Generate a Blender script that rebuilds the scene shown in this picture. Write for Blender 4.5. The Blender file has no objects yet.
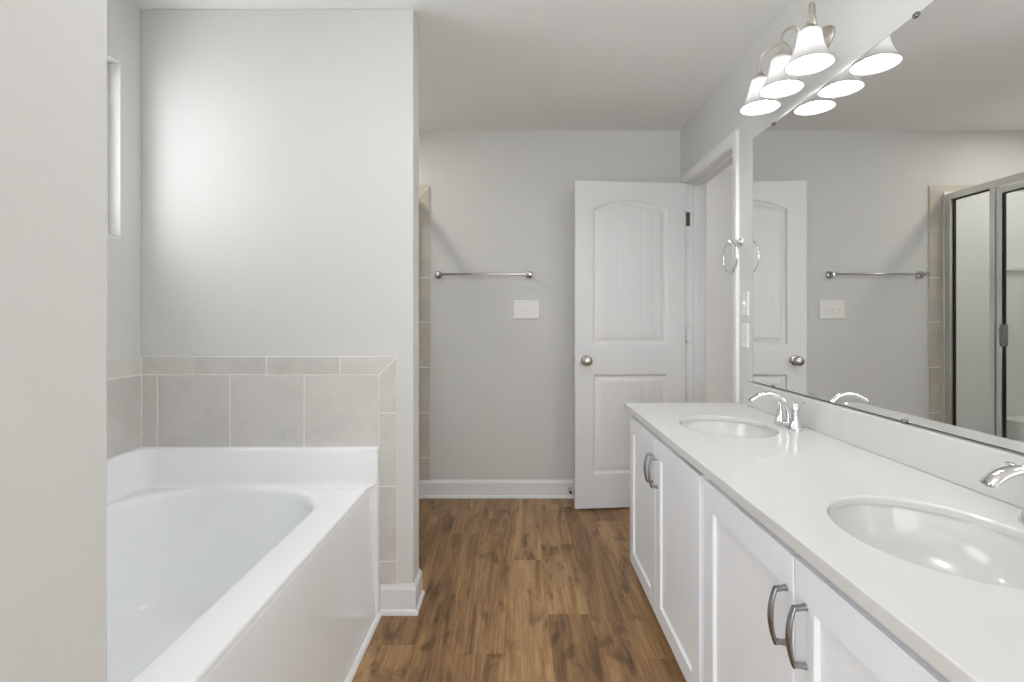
import bpy, bmesh, math, random
from mathutils import Vector, Matrix
random.seed(4)
PI = math.pi
S = bpy.context.scene
COL = S.collection

# ------------------------------------------------------------------ camera, world, exposure
F = 508.0                                   # focal length in pixels of the 1024 px wide frame
cam_d = bpy.data.cameras.new('camera')
cam = bpy.data.objects.new('camera', cam_d)
COL.objects.link(cam)
cam_d.sensor_fit = 'HORIZONTAL'
cam_d.sensor_width = 36.0
cam_d.lens = F / 1024.0 * 36.0
cam_d.shift_x = -6.0 / 1024.0
cam_d.shift_y = -22.0 / 1024.0
cam_d.clip_start = 0.02
cam.location = (0, 0, 1.19)
cam.rotation_euler = (PI / 2, 0, 0)
S.camera = cam

W = bpy.data.worlds.new('daylight')
S.world = W
W.use_nodes = True
W.node_tree.nodes['Background'].inputs[0].default_value = (0.965, 0.985, 1.0, 1)
W.node_tree.nodes['Background'].inputs[1].default_value = 3.9

S.view_settings.view_transform = 'Standard'
S.view_settings.look = 'None'
S.view_settings.gamma = 1.0
S.view_settings.use_curve_mapping = False
S.view_settings.exposure = 0.15
S.cycles.max_bounces = 14
S.cycles.diffuse_bounces = 8
S.cycles.glossy_bounces = 6
S.cycles.transmission_bounces = 8
S.cycles.transparent_max_bounces = 12
S.cycles.sample_clamp_indirect = 12.0
S.cycles.use_denoising = True

BULB = 95.0          # strength of the vanity bulbs
CAN = 78.0          # strength of the recessed shower light
FILL_BULB = 320.0       # strength of the added bulbs inside the unseen fill bowl
FILL_DOME = 14.0          # strength of the added, unseen dome over the tub side of the aisle


# daylight through the window over the tub
wl_d = bpy.data.lights.new('window_daylight', 'AREA')
wl_d.shape = 'RECTANGLE'
wl_d.size, wl_d.size_y = 1.1, 0.9
wl_d.energy = 5.2
wl_d.color = (0.97, 0.985, 1.0)
wl = bpy.data.objects.new('window_daylight', wl_d)
COL.objects.link(wl)
wl.location = (-1.527 - 0.30, 1.4855, 1.90)
wl.rotation_euler = (0, -math.radians(80), 0)


# ------------------------------------------------------------------ materials
def srgb(r, g, b):
    def f(c):
        c /= 255.0
        return c / 12.92 if c <= 0.04045 else ((c + 0.055) / 1.055) ** 2.4
    return (f(r), f(g), f(b), 1.0)


def pbr(name, col, rough=0.5, metal=0.0, spec=0.5, coat=0.0):
    m = bpy.data.materials.new(name)
    m.use_nodes = True
    b = m.node_tree.nodes['Principled BSDF']
    b.inputs['Base Color'].default_value = col
    b.inputs['Roughness'].default_value = rough
    b.inputs['Metallic'].default_value = metal
    b.inputs['Specular IOR Level'].default_value = spec
    b.inputs['Coat Weight'].default_value = coat
    b.inputs['Coat Roughness'].default_value = 0.05
    return m


def nd(m, kind, **kw):
    n = m.node_tree.nodes.new(kind)
    for k, v in kw.items():
        setattr(n, k, v)
    return n


def lk(m, a, b):
    m.node_tree.links.new(a, b)


def math_node(m, op, a, b=None):
    n = nd(m, 'ShaderNodeMath', operation=op)
    for i, v in enumerate((a, b)):
        if v is None:
            continue
        if isinstance(v, (int, float)):
            n.inputs[i].default_value = v
        else:
            lk(m, v, n.inputs[i])
    return n.outputs[0]


def mottled(name, c1, c2, scale, rough, bump=0.0, bscale=120.0, metal=0.0, spec=0.5):
    """two close tones of one paint or stone with an optional fine bump"""
    m = pbr(name, c1, rough, metal, spec)
    b = m.node_tree.nodes['Principled BSDF']
    tc = nd(m, 'ShaderNodeTexCoord')
    n = nd(m, 'ShaderNodeTexNoise')
    n.inputs['Scale'].default_value = scale
    n.inputs['Detail'].default_value = 5
    lk(m, tc.outputs['Object'], n.inputs['Vector'])
    mx = nd(m, 'ShaderNodeMix', data_type='RGBA')
    mx.inputs[6].default_value = c1
    mx.inputs[7].default_value = c2
    lk(m, n.outputs['Fac'], mx.inputs[0])
    lk(m, mx.outputs[2], b.inputs['Base Color'])
    if bump:
        n2 = nd(m, 'ShaderNodeTexNoise')
        n2.inputs['Scale'].default_value = bscale
        lk(m, tc.outputs['Object'], n2.inputs['Vector'])
        bp = nd(m, 'ShaderNodeBump')
        bp.inputs['Strength'].default_value = bump
        bp.inputs['Distance'].default_value = 0.002
        lk(m, n2.outputs['Fac'], bp.inputs['Height'])
        lk(m, bp.outputs[0], b.inputs['Normal'])
    return m


def emit(name, col, s):
    m = bpy.data.materials.new(name)
    m.use_nodes = True
    nt = m.node_tree
    nt.nodes.clear()
    e = nt.nodes.new('ShaderNodeEmission')
    e.inputs[0].default_value = col
    e.inputs[1].default_value = s
    o = nt.nodes.new('ShaderNodeOutputMaterial')
    nt.links.new(e.outputs[0], o.inputs[0])
    return m


def clear_glass(name, tint=(0.97, 0.985, 0.98, 1), ior=1.45):
    m = bpy.data.materials.new(name)
    m.use_nodes = True
    nt = m.node_tree
    nt.nodes.clear()
    t = nt.nodes.new('ShaderNodeBsdfTransparent')
    t.inputs[0].default_value = tint
    g = nt.nodes.new('ShaderNodeBsdfGlossy')
    g.inputs['Roughness'].default_value = 0.02
    lw = nt.nodes.new('ShaderNodeLayerWeight')
    pw = nt.nodes.new('ShaderNodeMath')
    pw.operation = 'POWER'
    pw.inputs[1].default_value = 4.0
    nt.links.new(lw.outputs['Facing'], pw.inputs[0])
    f = nt.nodes.new('ShaderNodeMath')
    f.operation = 'MULTIPLY_ADD'
    f.inputs[1].default_value = 0.7
    f.inputs[2].default_value = 0.025
    nt.links.new(pw.outputs[0], f.inputs[0])
    x = nt.nodes.new('ShaderNodeMixShader')
    o = nt.nodes.new('ShaderNodeOutputMaterial')
    nt.links.new(f.outputs[0], x.inputs[0])
    nt.links.new(t.outputs[0], x.inputs[1])
    nt.links.new(g.outputs[0], x.inputs[2])
    nt.links.new(x.outputs[0], o.inputs[0])
    return m


def frosted(name):
    m = bpy.data.materials.new(name)
    m.use_nodes = True
    nt = m.node_tree
    nt.nodes.clear()
    t = nt.nodes.new('ShaderNodeBsdfTranslucent')
    t.inputs[0].default_value = (0.20, 0.20, 0.198, 1)
    d = nt.nodes.new('ShaderNodeBsdfPrincipled')
    d.inputs['Base Color'].default_value = (0.93, 0.93, 0.92, 1)
    d.inputs['Roughness'].default_value = 0.25
    x = nt.nodes.new('ShaderNodeMixShader')
    x.inputs[0].default_value = 0.4
    o = nt.nodes.new('ShaderNodeOutputMaterial')
    nt.links.new(t.outputs[0], x.inputs[1])
    nt.links.new(d.outputs[0], x.inputs[2])
    nt.links.new(x.outputs[0], o.inputs[0])
    return m


def tile_material(name, c1, c2):
    m = pbr(name, c1, 0.45)
    b = m.node_tree.nodes['Principled BSDF']
    tc = nd(m, 'ShaderNodeTexCoord')
    ge = nd(m, 'ShaderNodeNewGeometry')
    off = nd(m, 'ShaderNodeVectorMath', operation='ADD')
    sc = nd(m, 'ShaderNodeVectorMath', operation='SCALE')
    lk(m, ge.outputs['Random Per Island'], sc.inputs[0])
    sc.inputs[3].default_value = 7.0
    lk(m, tc.outputs['Object'], off.inputs[0])
    lk(m, sc.outputs[0], off.inputs[1])
    n = nd(m, 'ShaderNodeTexNoise')
    n.inputs['Scale'].default_value = 5.0
    n.inputs['Detail'].default_value = 7
    n.inputs['Roughness'].default_value = 0.62
    n.inputs['Distortion'].default_value = 0.8
    lk(m, off.outputs[0], n.inputs['Vector'])
    n2 = nd(m, 'ShaderNodeTexNoise')
    n2.inputs['Scale'].default_value = 45.0
    n2.inputs['Detail'].default_value = 4
    lk(m, off.outputs[0], n2.inputs['Vector'])
    fac = math_node(m, 'ADD', math_node(m, 'MULTIPLY', n.outputs['Fac'], 0.75),
                    math_node(m, 'MULTIPLY', n2.outputs['Fac'], 0.25))
    rp = nd(m, 'ShaderNodeValToRGB')
    rp.color_ramp.elements[0].position = 0.32
    rp.color_ramp.elements[0].color = c1
    rp.color_ramp.elements[1].position = 0.68
    rp.color_ramp.elements[1].color = c2
    lk(m, fac, rp.inputs[0])
    hv = nd(m, 'ShaderNodeHueSaturation')
    v = math_node(m, 'ADD', math_node(m, 'MULTIPLY', ge.outputs['Random Per Island'], 0.10), 0.95)
    lk(m, v, hv.inputs['Value'])
    lk(m, rp.outputs[0], hv.inputs['Color'])
    lk(m, hv.outputs[0], b.inputs['Base Color'])
    return m


def plank_material(name):
    """vinyl oak planks, 0.166 m wide, running along Y"""
    m = pbr(name, (0.2, 0.12, 0.07, 1), 0.42, 0, 0.4)
    b = m.node_tree.nodes['Principled BSDF']
    tc = nd(m, 'ShaderNodeTexCoord')
    sp = nd(m, 'ShaderNodeSeparateXYZ')
    lk(m, tc.outputs['Object'], sp.inputs[0])
    x, y = sp.outputs[0], sp.outputs[1]
    pw, pl = 0.166, 1.22
    u = math_node(m, 'ADD', math_node(m, 'DIVIDE', x, pw), 50.27)
    row = math_node(m, 'FLOOR', u)
    wn = nd(m, 'ShaderNodeTexWhiteNoise', noise_dimensions='1D')
    lk(m, row, wn.inputs['W'])
    v = math_node(m, 'ADD', math_node(m, 'ADD', math_node(m, 'DIVIDE', y, pl), 20.13), wn.outputs['Value'])
    pid = math_node(m, 'ADD', math_node(m, 'MULTIPLY', row, 7.31), math_node(m, 'FLOOR', v))
    wn2 = nd(m, 'ShaderNodeTexWhiteNoise', noise_dimensions='1D')
    lk(m, pid, wn2.inputs['W'])
    rnd = wn2.outputs['Value']
    # grain coordinates, shifted per plank
    cb = nd(m, 'ShaderNodeCombineXYZ')
    lk(m, math_node(m, 'MULTIPLY', x, 1.0), cb.inputs[0])
    lk(m, math_node(m, 'MULTIPLY', y, 0.085), cb.inputs[1])
    lk(m, math_node(m, 'MULTIPLY', rnd, 9.0), cb.inputs[2])
    g1 = nd(m, 'ShaderNodeTexNoise')
    g1.inputs['Scale'].default_value = 10.0
    g1.inputs['Detail'].default_value = 6
    g1.inputs['Roughness'].default_value = 0.6
    g1.inputs['Distortion'].default_value = 1.8
    lk(m, cb.outputs[0], g1.inputs['Vector'])
    cb2 = nd(m, 'ShaderNodeCombineXYZ')
    lk(m, x, cb2.inputs[0])
    lk(m, math_node(m, 'MULTIPLY', y, 0.03), cb2.inputs[1])
    lk(m, math_node(m, 'MULTIPLY', rnd, 5.0), cb2.inputs[2])
    g2 = nd(m, 'ShaderNodeTexNoise')
    g2.inputs['Scale'].default_value = 130.0
    g2.inputs['Detail'].default_value = 4
    g2.inputs['Roughness'].default_value = 0.65
    lk(m, cb2.outputs[0], g2.inputs['Vector'])
    # broad darker figure and knots
    cb3 = nd(m, 'ShaderNodeCombineXYZ')
    lk(m, x, cb3.inputs[0])
    lk(m, math_node(m, 'MULTIPLY', y, 0.34), cb3.inputs[1])
    lk(m, math_node(m, 'MULTIPLY', rnd, 13.0), cb3.inputs[2])
    g3 = nd(m, 'ShaderNodeTexNoise')
    g3.inputs['Scale'].default_value = 7.5
    g3.inputs['Detail'].default_value = 5
    g3.inputs['Roughness'].default_value = 0.62
    g3.inputs['Distortion'].default_value = 1.6
    lk(m, cb3.outputs[0], g3.inputs['Vector'])
    f = math_node(m, 'ADD', math_node(m, 'MULTIPLY', g1.outputs['Fac'], 0.62),
                  math_node(m, 'MULTIPLY', g2.outputs['Fac'], 0.38))
    f = math_node(m, 'ADD', f, math_node(m, 'MULTIPLY', math_node(m, 'SUBTRACT', rnd, 0.5), 0.14))
    rp = nd(m, 'ShaderNodeValToRGB')
    e = rp.color_ramp.elements
    e[0].position = 0.30
    e[0].color = srgb(92, 66, 43)
    e[1].position = 0.70
    e[1].color = srgb(186, 150, 108)
    k = e.new(0.5)
    k.color = srgb(147, 113, 77)
    lk(m, f, rp.inputs[0])
    kn = nd(m, 'ShaderNodeValToRGB')
    kn.color_ramp.elements[0].position = 0.52
    kn.color_ramp.elements[0].color = (1, 1, 1, 1)
    kn.color_ramp.elements[1].position = 0.74
    kn.color_ramp.elements[1].color = (0.22, 0.19, 0.17, 1)
    lk(m, g3.outputs['Fac'], kn.inputs[0])
    mu = nd(m, 'ShaderNodeMix', data_type='RGBA', blend_type='MULTIPLY')
    mu.inputs[0].default_value = 1.0
    lk(m, rp.outputs[0], mu.inputs[6])
    lk(m, kn.outputs[0], mu.inputs[7])
    # seams
    fu = math_node(m, 'FRACT', u)
    fv = math_node(m, 'FRACT', v)
    su = math_node(m, 'MINIMUM', fu, math_node(m, 'SUBTRACT', 1.0, fu))
    sv = math_node(m, 'MINIMUM', fv, math_node(m, 'SUBTRACT', 1.0, fv))
    seam = math_node(m, 'MAXIMUM', math_node(m, 'LESS_THAN', su, 0.0055), math_node(m, 'LESS_THAN', sv, 0.0011))
    mx = nd(m, 'ShaderNodeMix', data_type='RGBA', blend_type='MULTIPLY')
    mx.inputs[7].default_value = (0.80, 0.78, 0.76, 1)
    lk(m, seam, mx.inputs[0])
    lk(m, mu.outputs[2], mx.inputs[6])
    lk(m, mx.outputs[2], b.inputs['Base Color'])
    bp = nd(m, 'ShaderNodeBump')
    bp.inputs['Strength'].default_value = 0.12
    bp.inputs['Distance'].default_value = 0.001
    lk(m, g2.outputs['Fac'], bp.inputs['Height'])
    lk(m, bp.outputs[0], b.inputs['Normal'])
    return m


M = {}
M['wall'] = mottled('wall_paint', srgb(213, 213, 211), srgb(215, 215, 213), 3, 0.75, 0.06, 180, 0, 0.25)
M['ceiling'] = mottled('ceiling_paint', srgb(236, 236, 235), srgb(238, 238, 237), 3, 0.85, 0.05, 150, 0, 0.2)
M['trim'] = mottled('trim_enamel', srgb(228, 229, 230), srgb(231, 231, 232), 4, 0.35)
M['door'] = mottled('door_enamel', srgb(224, 225, 226), srgb(227, 227, 228), 4, 0.38)
M['cabinet'] = mottled('cabinet_lacquer', srgb(232, 235, 240), srgb(234, 237, 242), 4, 0.32)
M['marble'] = mottled('cultured_marble', srgb(209, 209, 208), srgb(212, 212, 211), 6, 0.10)
M['acrylic'] = mottled('white_acrylic', srgb(242, 244, 246), srgb(244, 246, 248), 3, 0.14)
M['surround'] = mottled('surround_acrylic', srgb(230, 230, 228), srgb(233, 233, 231), 3, 0.2)
M['chrome'] = mottled('chrome', (0.80, 0.80, 0.81, 1), (0.83, 0.83, 0.84, 1), 8, 0.07, 0, 1, 1.0)
M['bar_chrome'] = mottled('bar_chrome', (0.50, 0.50, 0.51, 1), (0.54, 0.54, 0.55, 1), 8, 0.15, 0, 1, 1.0)
M['pull'] = mottled('polished_nickel', (0.30, 0.30, 0.31, 1), (0.34, 0.34, 0.35, 1), 8, 0.2, 0, 1, 1.0)
M['nickel'] = mottled('brushed_nickel', (0.52, 0.50, 0.46, 1), (0.57, 0.55, 0.51, 1), 30, 0.28, 0, 1, 1.0)
M['warm_nickel'] = mottled('satin_nickel', (0.62, 0.58, 0.53, 1), (0.66, 0.62, 0.57, 1), 30, 0.3, 0, 1, 1.0)
M['alu'] = mottled('anodised_aluminium', (0.78, 0.78, 0.77, 1), (0.83, 0.83, 0.82, 1), 20, 0.32, 0, 1, 1.0)
M['rubber'] = mottled('black_gasket', (0.012, 0.012, 0.012, 1), (0.018, 0.018, 0.018, 1), 20, 0.6)
M['dark'] = mottled('dark_slot', (0.03, 0.03, 0.03, 1), (0.04, 0.04, 0.04, 1), 20, 0.6)
M['plastic'] = mottled('white_plastic', srgb(232, 232, 229), srgb(235, 235, 232), 10, 0.35)
M['grout'] = mottled('pale_grout', srgb(238, 236, 232), srgb(241, 239, 235), 60, 0.8)
M['tile'] = tile_material('greige_tile', srgb(200, 196, 192), srgb(216, 213, 209))
M['shower_tile'] = tile_material('tan_tile', srgb(186, 178, 166), srgb(208, 201, 188))
M['floor'] = plank_material('oak_planks')
M['shade'] = frosted('frosted_white_glass')
M['bulb'] = emit('lit_bulb', (1.0, 0.99, 0.98, 1), BULB)
M['fill_bulb'] = emit('fill_bowl_bulb', (1.0, 0.985, 0.96, 1), FILL_BULB)
M['can'] = emit('lit_lens', (1.0, 0.96, 0.9, 1), CAN)
M['fill_dome'] = emit('fill_dome_glow', (0.985, 0.992, 1.0, 1), FILL_DOME)
M['glass'] = clear_glass('clear_glass')
M['mirror'] = pbr('silvered_glass', (0.90, 0.905, 0.90, 1), 0.0, 1.0)


# ------------------------------------------------------------------ mesh helpers
class MB:
    def __init__(self):
        self.bm = bmesh.new()

    def face(self, pts):
        return self.bm.faces.new([self.bm.verts.new(p) for p in pts])

    def box(self, x0, x1, y0, y1, z0, z1):
        v = [self.bm.verts.new((x, y, z)) for x in (x0, x1) for y in (y0, y1) for z in (z0, z1)]
        for q in ((0, 1, 3, 2), (4, 6, 7, 5), (0, 4, 5, 1), (2, 3, 7, 6), (0, 2, 6, 4), (1, 5, 7, 3)):
            self.bm.faces.new([v[i] for i in q])
        return self

    def prism(self, pts, vec):
        a = [self.bm.verts.new(p) for p in pts]
        b = [self.bm.verts.new(Vector(p) + Vector(vec)) for p in pts]
        n = len(a)
        self.bm.faces.new(a[::-1])
        self.bm.faces.new(b)
        for i in range(n):
            j = (i + 1) % n
            self.bm.faces.new((a[i], a[j], b[j], b[i]))
        return self

    def loft(self, rings, cap0=False, cap1=False, closed=True):
        vs = [[self.bm.verts.new(p) for p in r] for r in rings]
        n = len(vs[0])
        for a, b in zip(vs[:-1], vs[1:]):
            for i in range(n if closed else n - 1):
                j = (i + 1) % n
                self.bm.faces.new((a[i], a[j], b[j], b[i]))
        if cap0:
            self.bm.faces.new(vs[0][::-1])
        if cap1:
            self.bm.faces.new(vs[-1])
        return self

    def lathe(self, prof, c=(0, 0, 0), axis='Z', n=32, cap0=True, cap1=True, sx=1.0, sy=1.0):
        """prof: (radius, height) pairs along the axis"""
        rings = []
        for r, h in prof:
            ring = []
            for i in range(n):
                a = 2 * PI * i / n
                p, q = r * math.cos(a) * sx, r * math.sin(a) * sy
                if axis == 'Z':
                    ring.append((c[0] + p, c[1] + q, c[2] + h))
                elif axis == 'X':
                    ring.append((c[0] + h, c[1] + p, c[2] + q))
                else:
                    ring.append((c[0] + q, c[1] + h, c[2] + p))
            rings.append(ring)
        return self.loft(rings, cap0, cap1)

    def tube(self, pts, rad, n=14, flat=1.0, up=(0, 0, 1), closed=False):
        fl = flat if isinstance(flat, list) else [flat] * len(pts)
        """sweep a round or flattened section along points; rad may be a list"""
        pts = [Vector(p) for p in pts]
        if isinstance(rad, (int, float)):
            rad = [rad] * len(pts)
        m = len(pts)
        rings = []
        prev = None
        for i, p in enumerate(pts):
            if closed:
                t = pts[(i + 1) % m] - pts[i - 1]
            else:
                t = pts[min(i + 1, m - 1)] - pts[max(i - 1, 0)]
            t.normalize()
            if prev is None:
                a = Vector(up)
                if abs(a.dot(t)) > 0.95:
                    a = Vector((1, 0, 0)) if abs(t.x) < 0.9 else Vector((0, 1, 0))
                s = t.cross(a).normalized()
            else:
                s = (prev - t * prev.dot(t)).normalized()
            prev = s
            w = s.cross(t)
            rings.append([p + s * rad[i] * math.cos(2 * PI * k / n) + w * rad[i] * fl[i] * math.sin(2 * PI * k / n)
                          for k in range(n)])
        if closed:
            rings.append(rings[0])
            return self.loft(rings)
        return self.loft(rings, True, True)

    def ball(self, c, r, n=24, sx=1, sy=1, sz=1):
        bmesh.ops.create_uvsphere(self.bm, u_segments=n, v_segments=n // 2, radius=1.0,
                                  matrix=Matrix.Translation(c) @ Matrix.Diagonal((r * sx, r * sy, r * sz, 1)))
        return self

    def build(self, name, mat, parent=None, smooth=False, bevel=0.0, seg=2, weld=1e-5, angle=40):
        bm = self.bm
        if weld:
            bmesh.ops.remove_doubles(bm, verts=bm.verts, dist=weld)
        bmesh.ops.recalc_face_normals(bm, faces=bm.faces)
        off = Vector((0, 0, 0))
        p = parent
        while p is not None:
            off += p.location
            p = p.parent
        if parent is not None:
            bmesh.ops.translate(bm, verts=bm.verts, vec=-off)
        me = bpy.data.meshes.new(name)
        bm.to_mesh(me)
        bm.free()
        me.materials.append(M[mat])
        o = bpy.data.objects.new(name, me)
        COL.objects.link(o)
        if parent is not None:
            o.parent = parent
        if smooth:
            for q in me.polygons:
                q.use_smooth = True
            me.set_sharp_from_angle(angle=math.radians(angle))
        if bevel:
            b = o.modifiers.new('bevel', 'BEVEL')
            b.width = bevel
            b.segments = seg
            b.limit_method = 'ANGLE'
            b.angle_limit = math.radians(35)
        return o


def tag(o, label=None, cat=None, group=None, kind=None):
    if label:
        o['label'] = label
    if cat:
        o['category'] = cat
    if group:
        o['group'] = group
    if kind:
        o['kind'] = kind
    return o


def empty(name, loc=(0, 0, 0), rz=0.0):
    o = bpy.data.objects.new(name, None)
    COL.objects.link(o)
    o.location = loc
    o.rotation_euler = (0, 0, rz)
    o.empty_display_size = 0.05
    return o


class LB(MB):
    """a builder whose coordinates are already those of its parent"""
    def build(self, name, mat, parent=None, **kw):
        o = MB.build(self, name, mat, None, **kw)
        o.parent = parent
        return o


def copy_tree(o, parent=None):
    c = o.copy()
    COL.objects.link(c)
    if parent is not None:
        c.parent = parent
    for ch in list(o.children):
        copy_tree(ch, c)
    return c


def rrect(x0, x1, y0, y1, r, n, z):
    pts = []
    for cx, cy, a0 in ((x1 - r, y1 - r, 0), (x0 + r, y1 - r, 90), (x0 + r, y0 + r, 180), (x1 - r, y0 + r, 270)):
        for i in range(n):
            a = math.radians(a0 + 90.0 * i / (n - 1))
            pts.append((cx + r * math.cos(a), cy + r * math.sin(a), z))
    return pts


def struct(o, label, cat):
    return tag(o, label, cat, kind='structure')


# ------------------------------------------------------------------ measures of the room
XR, XL, YB, H = 1.08, -1.527, 3.387, 2.447        # right wall, left wall, back wall, ceiling
XW = -0.424                                       # end of the two short walls at the tub
YN0, YN1 = 0.402, 0.5265                           # near short wall
YF0, YF1 = 2.058, 2.178                           # far short wall
YC = -1.7                                         # open rear end, partly closed by an added wall piece
WT = 0.115
OY0, OY1, OZ = 2.541, 3.256, 2.055                 # door opening inside the jambs

# ------------------------------------------------------------------ shell
struct(MB().box(XL - 0.3, 3.2, YC - 0.2, 4.5, -0.12, 0.0).build('floor', 'floor'),
       'brown oak plank floor running away from the camera', 'floor')
struct(MB().box(XL - 0.3, 3.2, YC - 0.2, 4.5, H, H + 0.12).build('ceiling', 'ceiling'),
       'flat white painted ceiling', 'ceiling')
struct(MB().box(XL - 0.2, XR + WT, YB, YB + WT, 0, H).build('wall_back', 'wall'),
       'grey painted back wall with towel bar and light switch', 'wall')
b = MB()
b.box(XR, XR + WT, YC, OY0 - 0.02, 0, H)
b.box(XR, XR + WT, OY1 + 0.02, YB, 0, H)
b.box(XR, XR + WT, OY0 - 0.02, OY1 + 0.02, OZ + 0.02, H)
struct(b.build('wall_right', 'wall'), 'grey painted right wall with the doorway and mirror', 'wall')
WY0, WY1, WZ0, WZ1 = 1.02, 1.951, 1.497, 2.173    # window
b = MB()
b.box(XL - 0.14, XL, YC, WY0, 0, H)
b.box(XL - 0.14, XL, WY1, YB, 0, H)
b.box(XL - 0.14, XL, WY0, WY1, 0, WZ0)
b.box(XL - 0.14, XL, WY0, WY1, WZ1, H)
struct(b.build('wall_left', 'wall'), 'painted left wall with the window above the tub', 'wall')
struct(MB().box(XL, XW, YF0, YF1, 0, H).build('wall_partition', 'wall', bevel=0.004),
       'light painted short wall behind the foot of the tub', 'wall')
struct(MB().box(XL, XW, YN0, YN1, 0, H).build('wall_near', 'wall', bevel=0.004),
       'end of the short wall at the left edge of the view', 'wall')
struct(MB().box(XR + WT, 3.1, 4.3, 4.4, 0, H).box(3.0, 3.1, 0.6, 4.3, 0, H).box(XR + WT, 2.0, 0.5, 0.6, 0, H).box(2.3, 3.1, 0.5, 0.6, 0, H).box(2.0, 2.3, 0.5, 0.6, 1.9, H).build('wall_hall', 'wall'),  # unseen end wall with a gap is added to darken the hall
       'grey wall seen through the doorway, with an unseen end wall added to dim the hall', 'wall')

struct(MB().box(0.35, XR + WT, YC - WT, YC, 0, H).build('wall_front_added', 'wall'),  # partial wall added to cut rear light on the near short wall
       'unseen wall piece added behind the camera to block daylight', 'wall')

# window
w = empty('window_1', (XL - 0.1, (WY0 + WY1) / 2, WZ0))
struct(w, 'wide window high on the left wall over the tub', 'window')
b = MB()
fx0, fx1 = XL - 0.135, XL - 0.045
b.box(fx0, fx1, WY0, WY0 + 0.04, WZ0, WZ1)
b.box(fx0, fx1, WY1 - 0.04, WY1, WZ0, WZ1)
b.box(fx0, fx1, WY0 + 0.04, WY1 - 0.04, WZ0, WZ0 + 0.045)
b.box(fx0, fx1, WY0 + 0.04, WY1 - 0.04, WZ1 - 0.045, WZ1)
b.build('window_frame', 'trim', w, bevel=0.003)
MB().box(XL - 0.098, XL - 0.092, WY0 + 0.035, WY1 - 0.035, WZ0 + 0.04, WZ1 - 0.04).build('pane', 'glass', w)
b = MB()
b.box(XL - 0.045, XL + 0.001, WY0, WY1, WZ0, WZ0 + 0.006)
b.build('window_sill', 'trim', w)


# door jambs and casing
def casing_profile(d):
    """(across, out) section of a flat casing with an eased back band"""
    return [(0, 0), (0, 0.009), (0.006, 0.012), (0.040, 0.014), (0.048, 0.0175), (0.055, 0.017), (0.057, 0.014), (0.057, 0)]


t = empty('trim_1', (XR, (OY0 + OY1) / 2, 0))
struct(t, 'white casing and jambs around the open doorway', 'door frame')
b = MB()
b.box(XR - 0.001, XR + WT + 0.001, OY0 - 0.0195, OY0, 0, OZ)
b.box(XR - 0.001, XR + WT + 0.001, OY1, OY1 + 0.0195, 0, OZ)
b.box(XR - 0.001, XR + WT + 0.001, OY0 - 0.0195, OY1 + 0.0195, OZ, OZ + 0.0195)
b.build('jamb', 'trim', t, bevel=0.0015)
b = MB()
b.box(XR + 0.042, XR + 0.078, OY0, OY0 + 0.011, 0, OZ)
b.box(XR + 0.042, XR + 0.078, OY1 - 0.011, OY1, 0, OZ)
b.box(XR + 0.042, XR + 0.078, OY0, OY1, OZ - 0.011, OZ)
b.build('door_stop_moulding', 'trim', t, bevel=0.0015)
b = MB()
cs = casing_profile(0)
r = 0.005
for sgn, y0 in ((-1, OY0 - r), (1, OY1 + r)):
    lo = [(XR - q, y0 + sgn * p, 0) for p, q in cs]
    hi = [(XR - q, y0 + sgn * p, OZ + r + p) for p, q in cs]
    b.loft([lo, hi], True, True)
b.loft([[(XR - q, OY0 - r - p, OZ + r + p) for p, q in cs], [(XR - q, OY1 + r + p, OZ + r + p) for p, q in cs]], True, True)
b.build('casing', 'trim', t, weld=0)
b = MB()
for sgn, y0 in ((-1, OY0 - r), (1, OY1 + r)):
    b.box(XR + WT, XR + WT + 0.014, min(y0, y0 + sgn * 0.057), max(y0, y0 + sgn * 0.057), 0, OZ + 0.06)
b.box(XR + WT, XR + WT + 0.014, OY0 - r, OY1 + r, OZ + r, OZ + 0.06)
b.build('hall_casing', 'trim', t, bevel=0.003)

# ------------------------------------------------------------------ baseboards (board with eased top and a shoe at the floor)
BB = [(0, 0), (0.022, 0), (0.022, 0.009), (0.018, 0.018), (0.0125, 0.0205), (0.0125, 0.098), (0.010, 0.106), (0.006, 0.112), (0.0045, 0.118), (0, 0.118)]


def base_run(b, path, inside):
    """sweep the section along a floor path; each path vertex carries its own outward mitre vector"""
    b.loft([[(p[0] + m[0] * d, p[1] + m[1] * d, z) for d, z in BB] for p, m in zip(path, inside)], True, True)
    return b


struct(base_run(MB(), [(-0.664, YB, 0), (XR, YB, 0)], [(0, -1), (0, -1)]).build('baseboard_back', 'trim'),
       'white baseboard along the back wall', 'baseboard')
struct(base_run(MB(), [(-0.557, YF0, 0), (XW, YF0, 0), (XW, YF1, 0), (-0.66, YF1, 0)],
                [(0, -1), (1, -1), (1, 1), (0, 1)]).build('baseboard_partition', 'trim'),
       'white baseboard wrapping the end of the short wall', 'baseboard')
struct(base_run(MB(), [(XR, OY1 + 0.0625, 0), (XR, YB - 0.02, 0)], [(-1, 0), (-1, 0)]).build('baseboard_right', 'trim'),
       'short white baseboard behind the open door', 'baseboard')
b = base_run(MB(), [(XL, YN0, 0), (XW, YN0, 0), (XW, YN1, 0)], [(0, -1), (1, -1), (1, 0)])
struct(b.build('baseboard_near', 'trim'), 'white baseboard around the near short wall', 'baseboard')
b = MB()
prof = [(0, 0), (0.017, 0), (0.016, 0.008), (0.010, 0.015), (0, 0.018)]
b.loft([[(-0.5625 + d, y, z) for d, z in prof] for y in (YN1 + 0.002, YF0 - 0.024)], True, True)
struct(b.build('trim_2', 'trim'), 'white shoe moulding along the foot of the tub apron', 'trim')


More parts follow.
